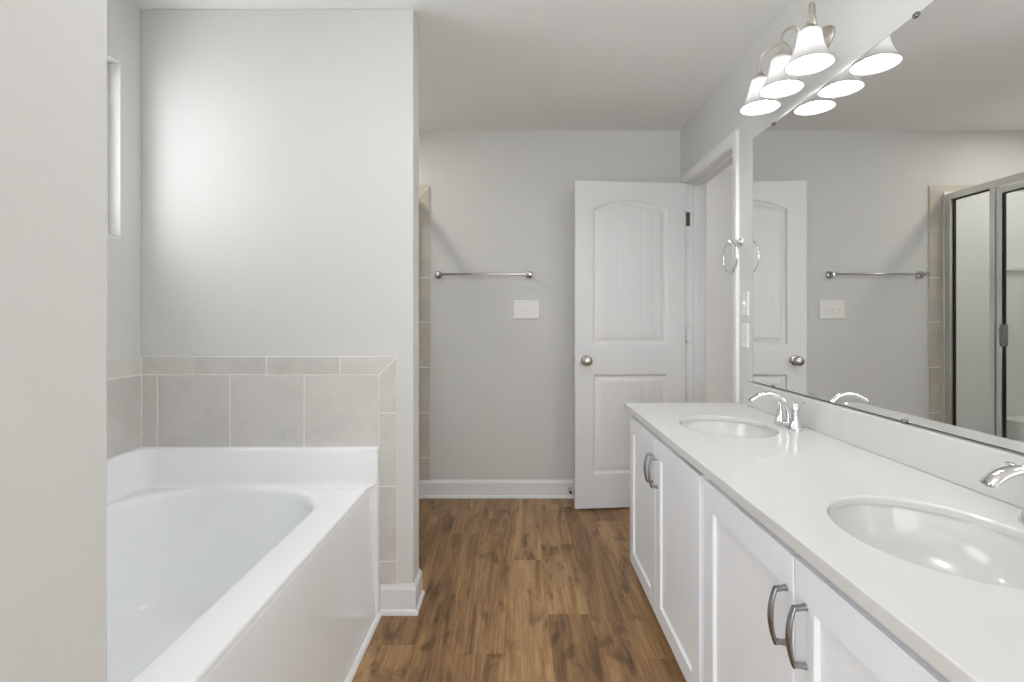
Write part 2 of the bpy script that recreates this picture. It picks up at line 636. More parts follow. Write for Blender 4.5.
# ------------------------------------------------------------------ bathtub
RIM, UP = 0.525, 0.674
tub = empty('bathtub', (-1.05, 1.29, 0))
tag(tub, 'white acrylic alcove bathtub with flat apron below the window', 'bathtub')
n = 20
ox0, ox1, oy0, oy1 = XL + 0.01, -0.595, YN1 + 0.004, 2.03
ix0, ix1, iy0, iy1 = -1.462, -0.724, 0.64, 1.988


def basin(ins, r, z, ex=0.0, near=0.0):
    return rrect(ix0 + ins, ix1 - ins, iy0 + ins + near, iy1 - ins - ex, r, n, z)


rings = [rrect(ox0, ox1, oy0, oy1, 0.012, n, RIM - 0.016),
         rrect(ox0, ox1, oy0, oy1, 0.012, n, RIM - 0.007),
         rrect(ox0, ox1 - 0.002, oy0, oy1, 0.012, n, RIM - 0.002),
         rrect(ox0, ox1 - 0.007, oy0, oy1, 0.012, n, RIM),
         basin(-0.024, 0.27, RIM), basin(-0.016, 0.263, RIM - 0.001), basin(-0.008, 0.257, RIM - 0.004), basin(-0.002, 0.252, RIM - 0.009),
         basin(0.003, 0.247, RIM - 0.018), basin(0.006, 0.244, RIM - 0.032), basin(0.012, 0.24, RIM - 0.07),
         basin(0.040, 0.225, 0.32, 0.02, 0.05), basin(0.058, 0.21, 0.22, 0.04, 0.10), basin(0.075, 0.19, 0.17, 0.05, 0.13),
         basin(0.105, 0.165, 0.138, 0.06, 0.15), basin(0.15, 0.125, 0.127, 0.07, 0.16), basin(0.24, 0.07, 0.124, 0.08, 0.16)]
MB().loft(rings, False, True).build('basin', 'acrylic', tub, smooth=True, angle=50)
# apron panel
outer = [(-0.640, 0.510), (-0.600, 0.517), (-0.5955, 0.512), (-0.5935, 0.500), (-0.590, 0.46), (-0.582, 0.30), (-0.572, 0.12), (-0.566, 0.03), (-0.565, 0.0), (-0.640, 0.0)]
b = MB()
b.loft([[(x, y, z) for x, z in outer] for y in (oy0, oy1 - 0.002)], True, True)
b.build('apron', 'acrylic', tub, smooth=True, angle=35)
# raised splash flange: a coved strip up the back and left walls
b = MB()
path = []
rc = 0.06
fy, fxl = 2.017, -1.492
cov = [(0.024, RIM - 0.004), (0.010, RIM + 0.003), (0.003, RIM + 0.012), (0.0, RIM + 0.03), (0.0, UP - 0.008), (-0.004, UP - 0.002), (-0.010, UP)]


def flange_ring(d, z, over=0.0):
    """an L of points: along the back wall face, round the corner, along the left wall to the near end"""
    pts = [(-0.5600 - 1.8 * max(d, 0), fy - d, z)]
    rr = rc - d
    cx, cy = fxl + rc, fy - rc
    for i in range(9):
        a = math.radians(90 + 90 * i / 8)
        pts.append((cx + rr * math.cos(a), cy + rr * math.sin(a), z))
    pts.append((fxl + d, oy0, z))
    return pts


rg = [flange_ring(d, z) for d, z in cov]
top_out = [(-0.5600, YF0 - 0.002, UP + 0.001)]
for i in range(9):
    k = i / 8.0
    top_out.append((XL + 0.002, YF0 - 0.002, UP + 0.001) if 0.3 < k < 0.7 else
                   ((XL + 0.06, YF0 - 0.002, UP + 0.001) if k <= 0.3 else (XL + 0.002, YF0 - 0.06, UP + 0.001)))
top_out.append((XL + 0.002, oy0, UP + 0.001))
rg.append(top_out)
bot_out = [(p[0], p[1], RIM - 0.01) for p in top_out]
rg.append(bot_out)
b.loft(rg, False, False, closed=False)
b.face([rg[i][0] for i in range(len(rg))])
b.build('splash_flange', 'acrylic', tub, smooth=True, weld=1e-5, angle=40)
# the flange carries on down to the floor beside the apron
MB().box(-0.625, -0.5585, 2.0172, YF0 - 0.002, 0.0, UP - 0.001).build('end_flange', 'acrylic', tub, bevel=0.003)

# ------------------------------------------------------------------ wall tile round the tub
TT = 0.009
tt = empty('trim_3', (-1.0, YF0, 0.97))
struct(tt, 'greige tile band with bullnose border above the tub', 'wall tile')
MB().prism([(XL, YF0, 0.66), (-0.4875, YF0, 0.66), (-0.4875, YF0, 1.0385), (XL, YF0, 1.0385)], (0, -TT + 0.002, 0)) \
    .box(-0.562, -0.4875, YF0 - TT + 0.002, YF0, 0.119, 0.66) \
    .box(XL, XL + TT - 0.002, YN1, YF0, 0.66, 1.0385).build('grout', 'grout', tt)
b = MB()
g = 0.0025


def tile_xz(pts):
    """one tile on the back of the alcove, shrunk by the grout gap"""
    cx = sum(p[0] for p in pts) / len(pts)
    cz = sum(p[1] for p in pts) / len(pts)
    q = [(p[0] + (g if p[0] < cx else -g), YF0 - TT + 0.004, p[1] + (g if p[1] < cz else -g)) for p in pts]
    b.prism(q, (0, -0.004, 0))


def tile_yz(pts):
    cy = sum(p[0] for p in pts) / len(pts)
    cz = sum(p[1] for p in pts) / len(pts)
    q = [(XL + TT - 0.004, p[0] + (g if p[0] < cy else -g), p[1] + (g if p[1] < cz else -g)) for p in pts]
    b.prism(q, (0.004, 0, 0))


zb, z1, z2 = UP - 0.01, 0.966, 1.040
xs = [XL + TT, -1.455, -1.162, -0.863, -0.561]
for a_, c_ in zip(xs[:-1], xs[1:]):
    tile_xz([(a_, zb), (c_, zb), (c_, z1), (a_, z1)])
xs = [XL + TT, -1.310, -1.0145, -0.7195]
for a_, c_ in zip(xs[:-1], xs[1:]):
    tile_xz([(a_, z1), (c_, z1), (c_, z2), (a_, z2)])
# mitred corner pieces
b.prism([(-0.7195 + g, YF0 - 0.005, z1 + g), (-0.561 - g, YF0 - 0.005, z1 + g), (-0.487 - 2.4 * g, YF0 - 0.005, z2 - g), (-0.7195 + g, YF0 - 0.005, z2 - g)], (0, -0.004, 0))
b.prism([(-0.561 + g, YF0 - 0.005, 0.812 + g), (-0.487 - g, YF0 - 0.005, 0.812 + g), (-0.487 - g, YF0 - 0.005, z2 - 2.4 * g), (-0.561 + g, YF0 - 0.005, z1 - g)], (0, -0.004, 0))
for a_, c_ in ((0.515, 0.812), (0.212, 0.515), (0.119, 0.212)):
    tile_xz([(-0.561, a_), (-0.487, a_), (-0.487, c_), (-0.561, c_)])
ys = [YF0 - TT, 1.79, 1.49, 1.19, 0.89, 0.59, YN1]
for c_, a_ in zip(ys[:-1], ys[1:]):
    tile_yz([(a_, zb), (c_, zb), (c_, z1), (a_, z1)])
ys = [YF0 - TT, 1.80, 1.50, 1.20, 0.90, 0.60, YN1]
for c_, a_ in zip(ys[:-1], ys[1:]):
    tile_yz([(a_, z1), (c_, z1), (c_, z2), (a_, z2)])
b.build('tile_field', 'tile', tt, bevel=0.0012, weld=0)

# ------------------------------------------------------------------ shower: tile border, surround, base, framed glass
st = empty('trim_4', (-0.62, YB, 1.1))
struct(st, 'tan tile border on the back wall at the shower edge', 'wall tile')
TX0, TX1 = -0.662, -0.587
b = MB()
b.box(TX0, TX1 - 0.001, YB - 0.007, YB, 0.119, 2.079).box(XL, TX0, YB - 0.007, YB, 2.004, 2.079)
b.build('grout', 'grout', st)
b = MB()
zz = [0.119, 0.267, 0.566, 0.868, 1.170, 1.465, 1.777]
for a_, c_ in zip(zz[:-1], zz[1:]):
    b.box(TX0, TX1, YB - 0.010, YB - 0.004, a_ + g, c_ - g)
yy = YB - 0.004
b.prism([(TX0, yy, 1.777 + g), (TX1, yy, 1.777 + g), (TX1, yy, 2.08 - 2 * g), (TX0, yy, 2.005 - 2 * g)], (0, -0.006, 0))
b.prism([(TX0 - 2 * g, yy, 2.005), (TX1 - 2 * g, yy, 2.08), (-0.86, yy, 2.08), (-0.86, yy, 2.005)], (0, -0.006, 0))
for a_, c_ in ((-1.16, -0.86), (-1.46, -1.16), (XL, -1.46)):
    b.box(a_ + g, c_ - g, YB - 0.010, YB - 0.004, 2.005, 2.08)
b.build('tile_field', 'shower_tile', st, bevel=0.0012, weld=0)

su = empty('shower_surround', (-1.1, 2.78, 0))
tag(su, 'white moulded wall surround inside the shower stall', 'shower surround')
b = MB()
b.box(XL + 0.001, -0.675, YB - 0.022, YB - 0.001, 0.09, 2.036)
b.box(XL + 0.001, XL + 0.022, YF1 + 0.001, YB - 0.022, 0.09, 2.036)
b.box(XL + 0.022, -0.675, YF1 + 0.001, YF1 + 0.022, 0.09, 2.036)
b.build('wall_panel', 'surround', su, bevel=0.004)
b = MB()
b.box(XL + 0.022, -1.0, YB - 0.05, YB - 0.022, 1.508, 1.53)
b.build('shelf', 'surround', su, bevel=0.006)
b = MB()
b.box(XL + 0.022, -1.0, YB - 0.20, YB - 0.022, 0.09, 0.55)
b.build('seat_ledge', 'surround', su, bevel=0.012)

sb = empty('shower_tray', (-1.1, 2.78, 0))
tag(sb, 'white shower tray with raised threshold under the framed glass', 'shower tray')
b = MB()
b.box(XL + 0.001, -0.75, YF1 + 0.024, YB - 0.024, 0.0, 0.035)
b.build('pan', 'acrylic', sb, bevel=0.004)
MB().box(-0.75, -0.668, YF1 + 0.024, YB - 0.024, 0.0, 0.088).build('threshold', 'acrylic', sb, bevel=0.01)

se = empty('shower_enclosure', (-0.70, 2.78, 0.09))
tag(se, 'framed clear glass shower screen and door, seen in the mirror', 'shower screen')
sx0, sx1 = -0.718, -0.680
zt = 2.015
YP0, YP1 = 3.013, 3.046
MB().box(sx0, sx1, YF1 + 0.026, YB - 0.012, zt - 0.042, zt).build('header_rail', 'alu', se, bevel=0.003)
MB().box(sx0, sx1, YF1 + 0.026, YB - 0.024, 0.09, 0.118).build('sill_rail', 'alu', se, bevel=0.003)
MB().box(sx0, sx1 + 0.004, YB - 0.070, YB - 0.024, 0.118, zt - 0.042).build('wall_post', 'alu', se, bevel=0.003)
MB().box(sx0, sx1, YF1 + 0.026, YF1 + 0.060, 0.118, zt - 0.042).build('wall_post', 'alu', se, bevel=0.003)
MB().box(sx0 - 0.003, sx1 + 0.003, YP0, YP1, 0.118, zt - 0.042) \
    .build('centre_post', 'alu', se, bevel=0.004)


def gasket_frame(b, y0, y1, z0, z1, x0, x1, wd):
    b.box(x0, x1, y0, y0 + wd, z0, z1).box(x0, x1, y1 - wd, y1, z0, z1)
    b.box(x0, x1, y0 + wd, y1 - wd, z0, z0 + wd).box(x0, x1, y0 + wd, y1 - wd, z1 - wd, z1)
    return b


fp = MB().box(-0.702, -0.696, YP1, YB - 0.070, 0.118, zt - 0.042).build('fixed_pane', 'glass', se)
gasket_frame(MB(), YP1 + 0.0005, YB - 0.0705, 0.1185, zt - 0.0425, -0.706, -0.692, 0.008).build('gasket', 'rubber', fp).location = (0, 0, 0)
DY0, DY1 = YF1 + 0.066, YP0 - 0.004
df = gasket_frame(MB(), DY0, DY1, 0.128, zt - 0.052, -0.712, -0.684, 0.034).build('door_frame', 'alu', se, bevel=0.003)
dp = MB().box(-0.701, -0.695, DY0 + 0.034, DY1 - 0.034, 0.162, zt - 0.086).build('door_pane', 'glass', se)
gasket_frame(MB(), DY0 + 0.034, DY1 - 0.034, 0.162, zt - 0.086, -0.706, -0.690, 0.007).build('door_gasket', 'rubber', se)
MB().box(-0.690, -0.658, DY1 - 0.070, DY1 - 0.046, 1.03, 1.16).box(-0.694, -0.676, DY1 - 0.066, DY1 - 0.024, 1.05, 1.14).build('door_handle', 'pull', se, bevel=0.004)

sl = empty('recessed_light', (-1.03, 2.78, H))
tag(sl, 'round recessed light in the ceiling over the shower', 'ceiling light')
MB().lathe([(0.085, -0.001), (0.088, -0.006), (0.108, -0.006), (0.113, -0.001)], (-1.03, 2.78, H), n=40, cap0=False, cap1=False).build('trim_ring', 'plastic', sl, smooth=True)
MB().lathe([(0.086, -0.002), (0.083, -0.0035)], (-1.03, 2.78, H), n=32).build('lens', 'can', sl)

# ------------------------------------------------------------------ panelled door, standing open
D = empty('door_1', (1.054, 3.252, 0.0), math.radians(4.8))
struct(D, 'white two-panel door with arched plank panel standing open', 'door')
DW, DZ0, DZ1, DT = 0.705, 0.010, 2.050, 0.035


def smooth01(t):
    t = max(0.0, min(1.0, t))
    return t * t * (3 - 2 * t)


def panel_depth(u, z):
    """depth of the door skin below its face at u from the free edge, height z"""
    best = 0.0
    for (u0, u1, z0, z1, arch) in ((0.115, 0.590, 1.030, 1.878, 0.060), (0.115, 0.590, 0.225, 0.842, 0.0)):
        top = z1
        if arch:
            q = (u - (u0 + u1) / 2) / ((u1 - u0) / 2)
            top = z1 + arch * max(0.0, 1 - q * q)
        d = min(u - u0, u1 - u, z - z0, (top - z) * (0.96 if arch else 1.0))
        if d <= 0:
            continue
        # ogee: step down, flat channel, slope up to the raised field
        if d < 0.010:
            v = 0.0125 * smooth01(d / 0.010)
        elif d < 0.018:
            v = 0.0125
        elif d < 0.046:
            v = 0.0125 - 0.0085 * smooth01((d - 0.018) / 0.028)
        else:
            v = 0.004
            pitch = 0.0765
            w_ = abs(((u - (u0 + u1) / 2) / pitch + 0.5) % 1.0 - 0.5) * pitch
            if w_ < 0.004:
                v += 0.0012 * (1 - w_ / 0.004)
        best = max(best, v)
    return best


def grid_lines(a, bnd, step, extra):
    n_ = int(round((bnd - a) / step))
    s_ = {round(a + (bnd - a) * i / n_, 5) for i in range(n_ + 1)}
    for e_ in extra:
        s_.add(round(e_, 5))
    out = sorted(s_)
    res = [out[0]]
    for q in out[1:]:
        if q - res[-1] > 0.0009:
            res.append(q)
    return res


gx = []
for e_ in (0.115, 0.590):
    sg = 1 if e_ < 0.3 else -1
    gx += [e_, e_ + sg * 0.003, e_ + sg * 0.007, e_ + sg * 0.010, e_ + sg * 0.018]
for k in range(-3, 4):
    c_ = 0.3525 + 0.0765 * (k + 0.0)
    gx += [c_ - 0.004, c_, c_ + 0.004]
us = grid_lines(0, DW, 0.009, gx)
gz = []
for e_, sg in ((1.030, 1), (0.225, 1), (0.842, -1)):
    gz += [e_, e_ + sg * 0.003, e_ + sg * 0.007, e_ + sg * 0.010, e_ + sg * 0.018]
zs = grid_lines(DZ0, DZ1, 0.008, gz)
b = LB()
for face, sgn in ((-DT - 0.002, 1), (-0.002, -1)):
    vv = [[b.bm.verts.new((-DW + u, face + sgn * panel_depth(u, z), z)) for u in us] for z in zs]
    for i in range(len(zs) - 1):
        for j in range(len(us) - 1):
            b.bm.faces.new((vv[i][j], vv[i][j + 1], vv[i + 1][j + 1], vv[i + 1][j]))
    if sgn == 1:
        fr = vv
    else:
        bk = vv
nz, nu = len(zs), len(us)
for i in range(nz - 1):
    b.bm.faces.new((fr[i][0], fr[i + 1][0], bk[i + 1][0], bk[i][0]))
    b.bm.faces.new((fr[i][-1], fr[i + 1][-1], bk[i + 1][-1], bk[i][-1]))
for j in range(nu - 1):
    b.bm.faces.new((fr[0][j], fr[0][j + 1], bk[0][j + 1], bk[0][j]))
    b.bm.faces.new((fr[-1][j], fr[-1][j + 1], bk[-1][j + 1], bk[-1][j]))
b.build('leaf', 'door', D, smooth=True, weld=0, angle=50)
ku, kz = -DW + 0.068, 0.932
for sgn, y0 in ((-1, -DT - 0.002), (1, -0.002)):
    prof = [(0.0, 0), (0.033, 0.0), (0.033, 0.004), (0.029, 0.009), (0.014, 0.012), (0.011, 0.022), (0.013, 0.030), (0.022, 0.036),
            (0.029, 0.044), (0.0305, 0.053), (0.028, 0.061), (0.020, 0.067), (0.008, 0.070), (0.0, 0.0705)]
    k = LB().lathe([(r_, sgn * h_) for r_, h_ in prof], (ku, y0, kz), 'Y', 36, False, False).build('knob', 'nickel', D, smooth=True, angle=60)
    k['label'] = 'satin nickel round knob'
LB().box(-DW - 0.0015, -DW + 0.001, -DT + 0.004, -0.008, kz - 0.028, kz + 0.028).box(-DW - 0.009, -DW, -DT + 0.011, -0.014, kz - 0.007, kz + 0.007) \
    .build('latch', 'nickel', D, bevel=0.001)
for hz in (0.27, 1.09, 1.83):
    b = LB()
    b.lathe([(0.0068, -0.045), (0.0068, 0.045)], (0.013, -0.008, hz), n=14)
    b.ball((0.013, -0.008, hz + 0.047), 0.0062, 12)
    b.ball((0.013, -0.008, hz - 0.047), 0.0062, 12)
    b.box(-0.001, 0.0012, -DT, -0.004, hz - 0.044, hz + 0.044)
    b.box(0.0, 0.014, -0.0095, -0.0065, hz - 0.044, hz + 0.044)
    b.build('hinge', 'nickel', D, smooth=True, angle=40)
# plates of the hinges on the jamb belong to the frame
for hz in (0.27, 1.09, 1.83):
    MB().box(XR - 0.002, XR + 0.022, OY1 - 0.002, OY1 + 0.0005, hz - 0.044, hz + 0.044).build('hinge_plate', 'pull', t, bevel=0.0008)

ds = empty('door_stop', (0.342, YB - 0.0125, 0.06))
tag(ds, 'small spring door stop on the back baseboard by the open door', 'door stop')
MB().lathe([(0.011, 0), (0.011, -0.005), (0.006, -0.007), (0.006, -0.06)], (0.342, YB - 0.0125, 0.062), 'Y', 16).build('spring', 'nickel', ds, smooth=True)
MB().lathe([(0.008, -0.06), (0.009, -0.063), (0.009, -0.074), (0.006, -0.078)], (0.342, YB - 0.0125, 0.062), 'Y', 16).build('bumper', 'dark', ds, smooth=True)

# ------------------------------------------------------------------ vanity cabinets
CF = 0.534            # face of the carcass
DF = 0.515            # face of the doors
CT, CB = 0.790, 0.762  # counter top and underside
SINKS = (1.905, 0.950)
SX, SAX, SAY = 0.783, 0.168, 0.202


def shaker_door(y0, y1, z0, z1, parent):
    b = MB()
    st_, rt, rb = 0.062, 0.070, 0.060
    rec, sl_ = 0.0085, 0.004

    def rg_(x, i_l, i_r, i_b, i_t):
        return [(x, y0 + i_l, z0 + i_b), (x, y1 - i_r, z0 + i_b), (x, y1 - i_r, z1 - i_t), (x, y0 + i_l, z1 - i_t)]
    e_ = 0.0018
    b.loft([rg_(DF + 0.0185, 0, 0, 0, 0), rg_(DF + e_, 0, 0, 0, 0), rg_(DF, e_, e_, e_, e_), rg_(DF, st_, st_, rb, rt),
            rg_(DF + rec, st_ + sl_, st_ + sl_, rb + sl_, rt + sl_)], True, True)
    return b.build('door', 'cabinet', parent)


def pull(y, z, parent, door):
    """arched bar pull with two feet, standing off the door face"""
    b = MB()
    hh = 0.054
    pts, rad = [], []
    for i in range(17):
        a = -1 + 2 * i / 16.0
        pts.append((DF - 0.021 - 0.010 * (1 - a * a), y, z + a * hh))
        rad.append(0.0072 - 0.0014 * abs(a))
    b.tube(pts, rad, 12, 0.72, up=(1, 0, 0))
    for sgn in (-1, 1):
        b.tube([(DF - 0.0005, y, z + sgn * (hh - 0.001)), (DF - 0.008, y, z + sgn * (hh - 0.002)), (DF - 0.0225, y, z + sgn * (hh - 0.004))],
               [0.0068, 0.0054, 0.0058], 12)
    o = b.build('handle', 'pull', None, smooth=True, angle=60)
    o.parent = door
    o.matrix_parent_inverse = Matrix.Translation(-(parent.location + door.location))
    o['label'] = 'polished metal arched pull'
    return o


def cabinet(y0, y1, doors, label):
    c = empty('vanity_cabinet', ((CF + XR) / 2, (y0 + y1) / 2, 0))
    tag(c, label, 'cabinet', 'vanity cabinets under the countertop')
    b = MB()
    b.box(CF, CF + 0.019, y0, y1, 0.088, CB - 0.002)                 # face
    b.box(CF + 0.019, XR - 0.004, y0, y0 + 0.016, 0.088, CB - 0.002)
    b.box(CF + 0.019, XR - 0.004, y1 - 0.016, y1, 0.088, CB - 0.002)
    b.box(CF + 0.019, XR - 0.004, y0 + 0.016, y1 - 0.016, 0.088, 0.104)
    b.build('carcass', 'cabinet', c, bevel=0.001)
    MB().box(CF + 0.065, XR - 0.004, y0, y1, 0.0, 0.088).build('toe_kick', 'cabinet', c)
    for (a_, e_, hy) in doors:
        d_ = shaker_door(a_, e_, 0.080, 0.745, c)
        pull(hy, 0.6225, c, d_)
    return c


cabinet(1.426, 2.360, ((1.909, 2.338, 1.938), (1.443, 1.905, 1.876)), 'white shaker vanity cabinet under the far sink, nearer the open door')
cabinet(0.460, 1.422, ((0.950, 1.405, 0.974), (0.478, 0.946, 0.908)), 'white shaker vanity cabinet under the near sink, nearer the camera')

# ------------------------------------------------------------------ vanity top with two integral bowls
top = empty('countertop', (0.79, 1.435, CB))
tag(top, 'glossy white double-bowl countertop with backsplash on the vanity', 'countertop')
TX, TY0, TY1, TXB = 0.508, 0.440, 2.432, XR - 0.001
e_ = 0.0025
SEG = 16


def cell_perimeter(x0, x1, y0, y1):
    pts = []
    for (ax, ay), (bx, by) in (((x0, y0), (x1, y0)), ((x1, y0), (x1, y1)), ((x1, y1), (x0, y1)), ((x0, y1), (x0, y0))):
        for i in range(SEG):
            k = i / SEG
            pts.append((ax + (bx - ax) * k, ay + (by - ay) * k))
    return pts


def ell(per, x0, x1, y0, y1, cy, s, z):
    cx0, cy0, hx, hy = (x0 + x1) / 2, (y0 + y1) / 2, (x1 - x0) / 2, (y1 - y0) / 2
    out = []
    for px, py in per:
        a = math.atan2((py - cy0) / hy, (px - cx0) / hx)
        out.append((SX + SAX * s * math.cos(a), cy + SAY * s * math.sin(a), z))
    return out


b = MB()
cuts = [TY0 + e_]
for sy in sorted(SINKS):
    cuts += [sy - 0.235, sy + 0.235]
cuts.append(TY1 - e_)
xa, xb = TX + e_, TXB
for i, (a_, c_) in enumerate(zip(cuts[:-1], cuts[1:])):
    if i % 2 == 0:
        b.face([(xa, a_, CT), (xb, a_, CT), (xb, c_, CT), (xa, c_, CT)])
        b.face([(xa, a_, CB), (xb, a_, CB), (xb, c_, CB), (xa, c_, CB)])
    else:
        cy = (a_ + c_) / 2
        per = cell_perimeter(xa, xb, a_, c_)
        b.loft([[(p, q, CT) for p, q in per], ell(per, xa, xb, a_, c_, cy, 1.0, CT), ell(per, xa, xb, a_, c_, cy, 0.985, CT - 0.0012),
                ell(per, xa, xb, a_, c_, cy, 0.976, CT - 0.005), ell(per, xa, xb, a_, c_, cy, 0.973, CT - 0.017),
                ell(per, xa, xb, a_, c_, cy, 1.03, CT - 0.020), [(p, q, CB) for p, q in per]])
ring = lambda i_, z: [(TX + i_, TY0 + i_, z), (TXB, TY0 + i_, z), (TXB, TY1 - i_, z), (TX + i_, TY1 - i_, z)]
b.loft([ring(e_, CT), ring(e_ * 0.3, CT - e_ * 0.3), ring(0, CT - e_), ring(0, CB + e_), ring(e_ * 0.3, CB + e_ * 0.3), ring(e_, CB)])
b.build('slab', 'marble', top, smooth=True, weld=1e-5, angle=14)
MB().box(1.060, XR - 0.001, TY0, 2.370, CT, 0.8995).build('backsplash', 'marble', top, bevel=0.003)
for sy in SINKS:
    rings = []
    for s_, z in ((1.00, CT - 0.0175), (0.992, CT - 0.021), (0.975, CT - 0.030), (0.95, CT - 0.048), (0.89, CT - 0.080), (0.77, CT - 0.112), (0.58, CT - 0.134), (0.36, CT - 0.145), (0.14, CT - 0.149)):
        rings.append([(SX + SAX * s_ * math.cos(2 * PI * i / 72), sy + SAY * s_ * math.sin(2 * PI * i / 72), z) for i in range(72)])
    bw = MB().loft(rings, False, True).build('sink_bowl', 'marble', top, smooth=True, angle=70)
    d_ = MB().lathe([(0.024, 0.0), (0.022, 0.003), (0.015, 0.002), (0.013, 0.005), (0.0, 0.006)], (SX, sy, CT - 0.1488), n=28, cap0=False, cap1=False)
    o = d_.build('drain', 'chrome', None, smooth=True)
    o.parent = bw
    o.matrix_parent_inverse = Matrix.Translation(-(top.location))


# ------------------------------------------------------------------ faucets
def faucet(y, label):
    """centerset faucet, local origin on the counter under the spout, spout towards -X"""
    f_ = empty('faucet', (1.001, y, CT))
    tag(f_, label, 'faucet', 'chrome faucets on the vanity')
    b = LB()
    rings = []
    for s_, z in ((0.0, 0.0005), (1.0, 0.0005), (1.0, 0.006), (0.95, 0.012), (0.84, 0.016), (0.0, 0.018)):
        rr = []
        for i in range(48):
            a = 2 * PI * i / 48
            cx, sy = math.cos(a), math.sin(a)
            rr.append((0.027 * s_ * (abs(cx) ** 0.8) * (1 if cx > 0 else -1), 0.080 * s_ * (abs(sy) ** 0.72) * (1 if sy > 0 else -1), z))
        rings.append(rr)
    b.loft(rings).build('base_plate', 'chrome', f_, smooth=True, angle=50)
    # spout: rises, arcs forward, tapers to the outlet
    ctrl = [(0.002, 0.012), (0.002, 0.033), (-0.001, 0.058), (-0.010, 0.083), (-0.027, 0.105), (-0.051, 0.119), (-0.079, 0.1235), (-0.106, 0.119), (-0.127, 0.109), (-0.141, 0.098)]
    rad = [0.0170, 0.0145, 0.0126, 0.0112, 0.0102, 0.0095, 0.0090, 0.0087, 0.0083, 0.0072]
    wid = [0.0170, 0.0146, 0.0130, 0.0122, 0.0120, 0.0124, 0.0134, 0.0150, 0.0165, 0.0172]
    pts, rd, fl = [], [], []
    for i in range(len(ctrl) - 1):
        p0, p1, p2, p3 = ctrl[max(i - 1, 0)], ctrl[i], ctrl[i + 1], ctrl[min(i + 2, len(ctrl) - 1)]
        for k in range(5):
            t_ = k / 5.0
            q = [0.5 * ((2 * p1[c]) + (-p0[c] + p2[c]) * t_ + (2 * p0[c] - 5 * p1[c] + 4 * p2[c] - p3[c]) * t_ ** 2 + (-p0[c] + 3 * p1[c] - 3 * p2[c] + p3[c]) * t_ ** 3) for c in (0, 1)]
            pts.append((q[0], 0, q[1]))
            rd.append(rad[i] + (rad[i + 1] - rad[i]) * t_)
            fl.append((wid[i] + (wid[i + 1] - wid[i]) * t_) / rd[-1])
    pts.append((ctrl[-1][0], 0, ctrl[-1][1]))
    rd.append(rad[-1])
    fl.append(wid[-1] / rad[-1])
    sp = LB().tube(pts, rd, 24, fl, up=(0, 1, 0)).build('spout', 'chrome', f_, smooth=True, angle=50)
    tx, tz = ctrl[-1]
    o = LB().tube([(tx + 0.001, 0, tz + 0.001), (tx - 0.0016, 0, tz - 0.0016)], [0.0058, 0.0058], 16, 2.0, up=(0, 1, 0)).build('aerator', 'pull', sp, smooth=True)
    # lift rod behind the spout
    LB().lathe([(0.0024, 0.014), (0.0024, 0.078), (0.0055, 0.081), (0.0055, 0.088), (0.003, 0.092)], (0.021, 0, 0), n=12).build('lift_rod', 'chrome', f_, smooth=True)
    for sgn in (-1, 1):
        yy_ = sgn * 0.0515
        h = LB().lathe([(0.0235, 0.008), (0.0220, 0.016), (0.0170, 0.028), (0.0140, 0.048), (0.0133, 0.066), (0.0142, 0.070), (0.0142, 0.075), (0.0118, 0.083), (0.0080, 0.093), (0.004, 0.097), (0.0, 0.098)],
                       (0, yy_, 0), n=28, cap1=False).build('handle', 'chrome', f_, smooth=True, angle=50)
        lv = [(0.0, yy_ - sgn * 0.002, 0.091), (0.000, yy_ + sgn * 0.016, 0.097), (0.000, yy_ + sgn * 0.034, 0.102), (0.001, yy_ + sgn * 0.052, 0.105), (0.001, yy_ + sgn * 0.060, 0.1055)]
        LB().tube(lv, [0.0065, 0.0062, 0.0066, 0.0072, 0.0045], 14, 0.62, up=(0, 0, 1)).build('lever', 'chrome', h, smooth=True, angle=60)
    return f_


faucet(SINKS[0] - 0.02, 'chrome two-handle arched faucet behind the far sink')
faucet(SINKS[1] - 0.02, 'chrome two-handle arched faucet behind the near sink')

# ------------------------------------------------------------------ mirror
mz0, mz1, my0, my1 = 0.905, 2.010, 0.520, 2.320
mr = empty('wall_mirror', (XR, (my0 + my1) / 2, mz0))
tag(mr, 'large frameless mirror clipped to the wall above the vanity', 'mirror')
MB().box(XR - 0.006, XR - 0.001, my0, my1, mz0, mz1).build('mirror_glass', 'mirror', mr)
MB().box(XR - 0.0075, XR - 0.001, my0 - 0.001, my1 + 0.001, mz0 - 0.0018, mz0).build('bottom_channel', 'dark', mr)
b = MB()
b.box(XR - 0.0058, XR - 0.0008, my1, my1 + 0.0012, mz0, mz1)
b.box(XR - 0.0058, XR - 0.0008, my0, my1, mz1, mz1 + 0.0012)
b.build('glass_edge', 'dark', mr)
for y, top_ in ((2.135, 1), (1.37, 1), (2.14, 0), (1.41, 0), (0.7, 0), (0.62, 1)):
    zc = mz1 if top_ else mz0
    sg = 1 if top_ else -1
    b = MB()
    b.box(XR - 0.0105, XR - 0.001, y - 0.008, y + 0.008, min(zc, zc + sg * 0.006), max(zc, zc + sg * 0.006))
    b.box(XR - 0.0105, XR - 0.0072, y - 0.008, y + 0.008, min(zc, zc - sg * 0.007), max(zc, zc - sg * 0.007))
    b.build('clip', 'pull', mr, bevel=0.0012)


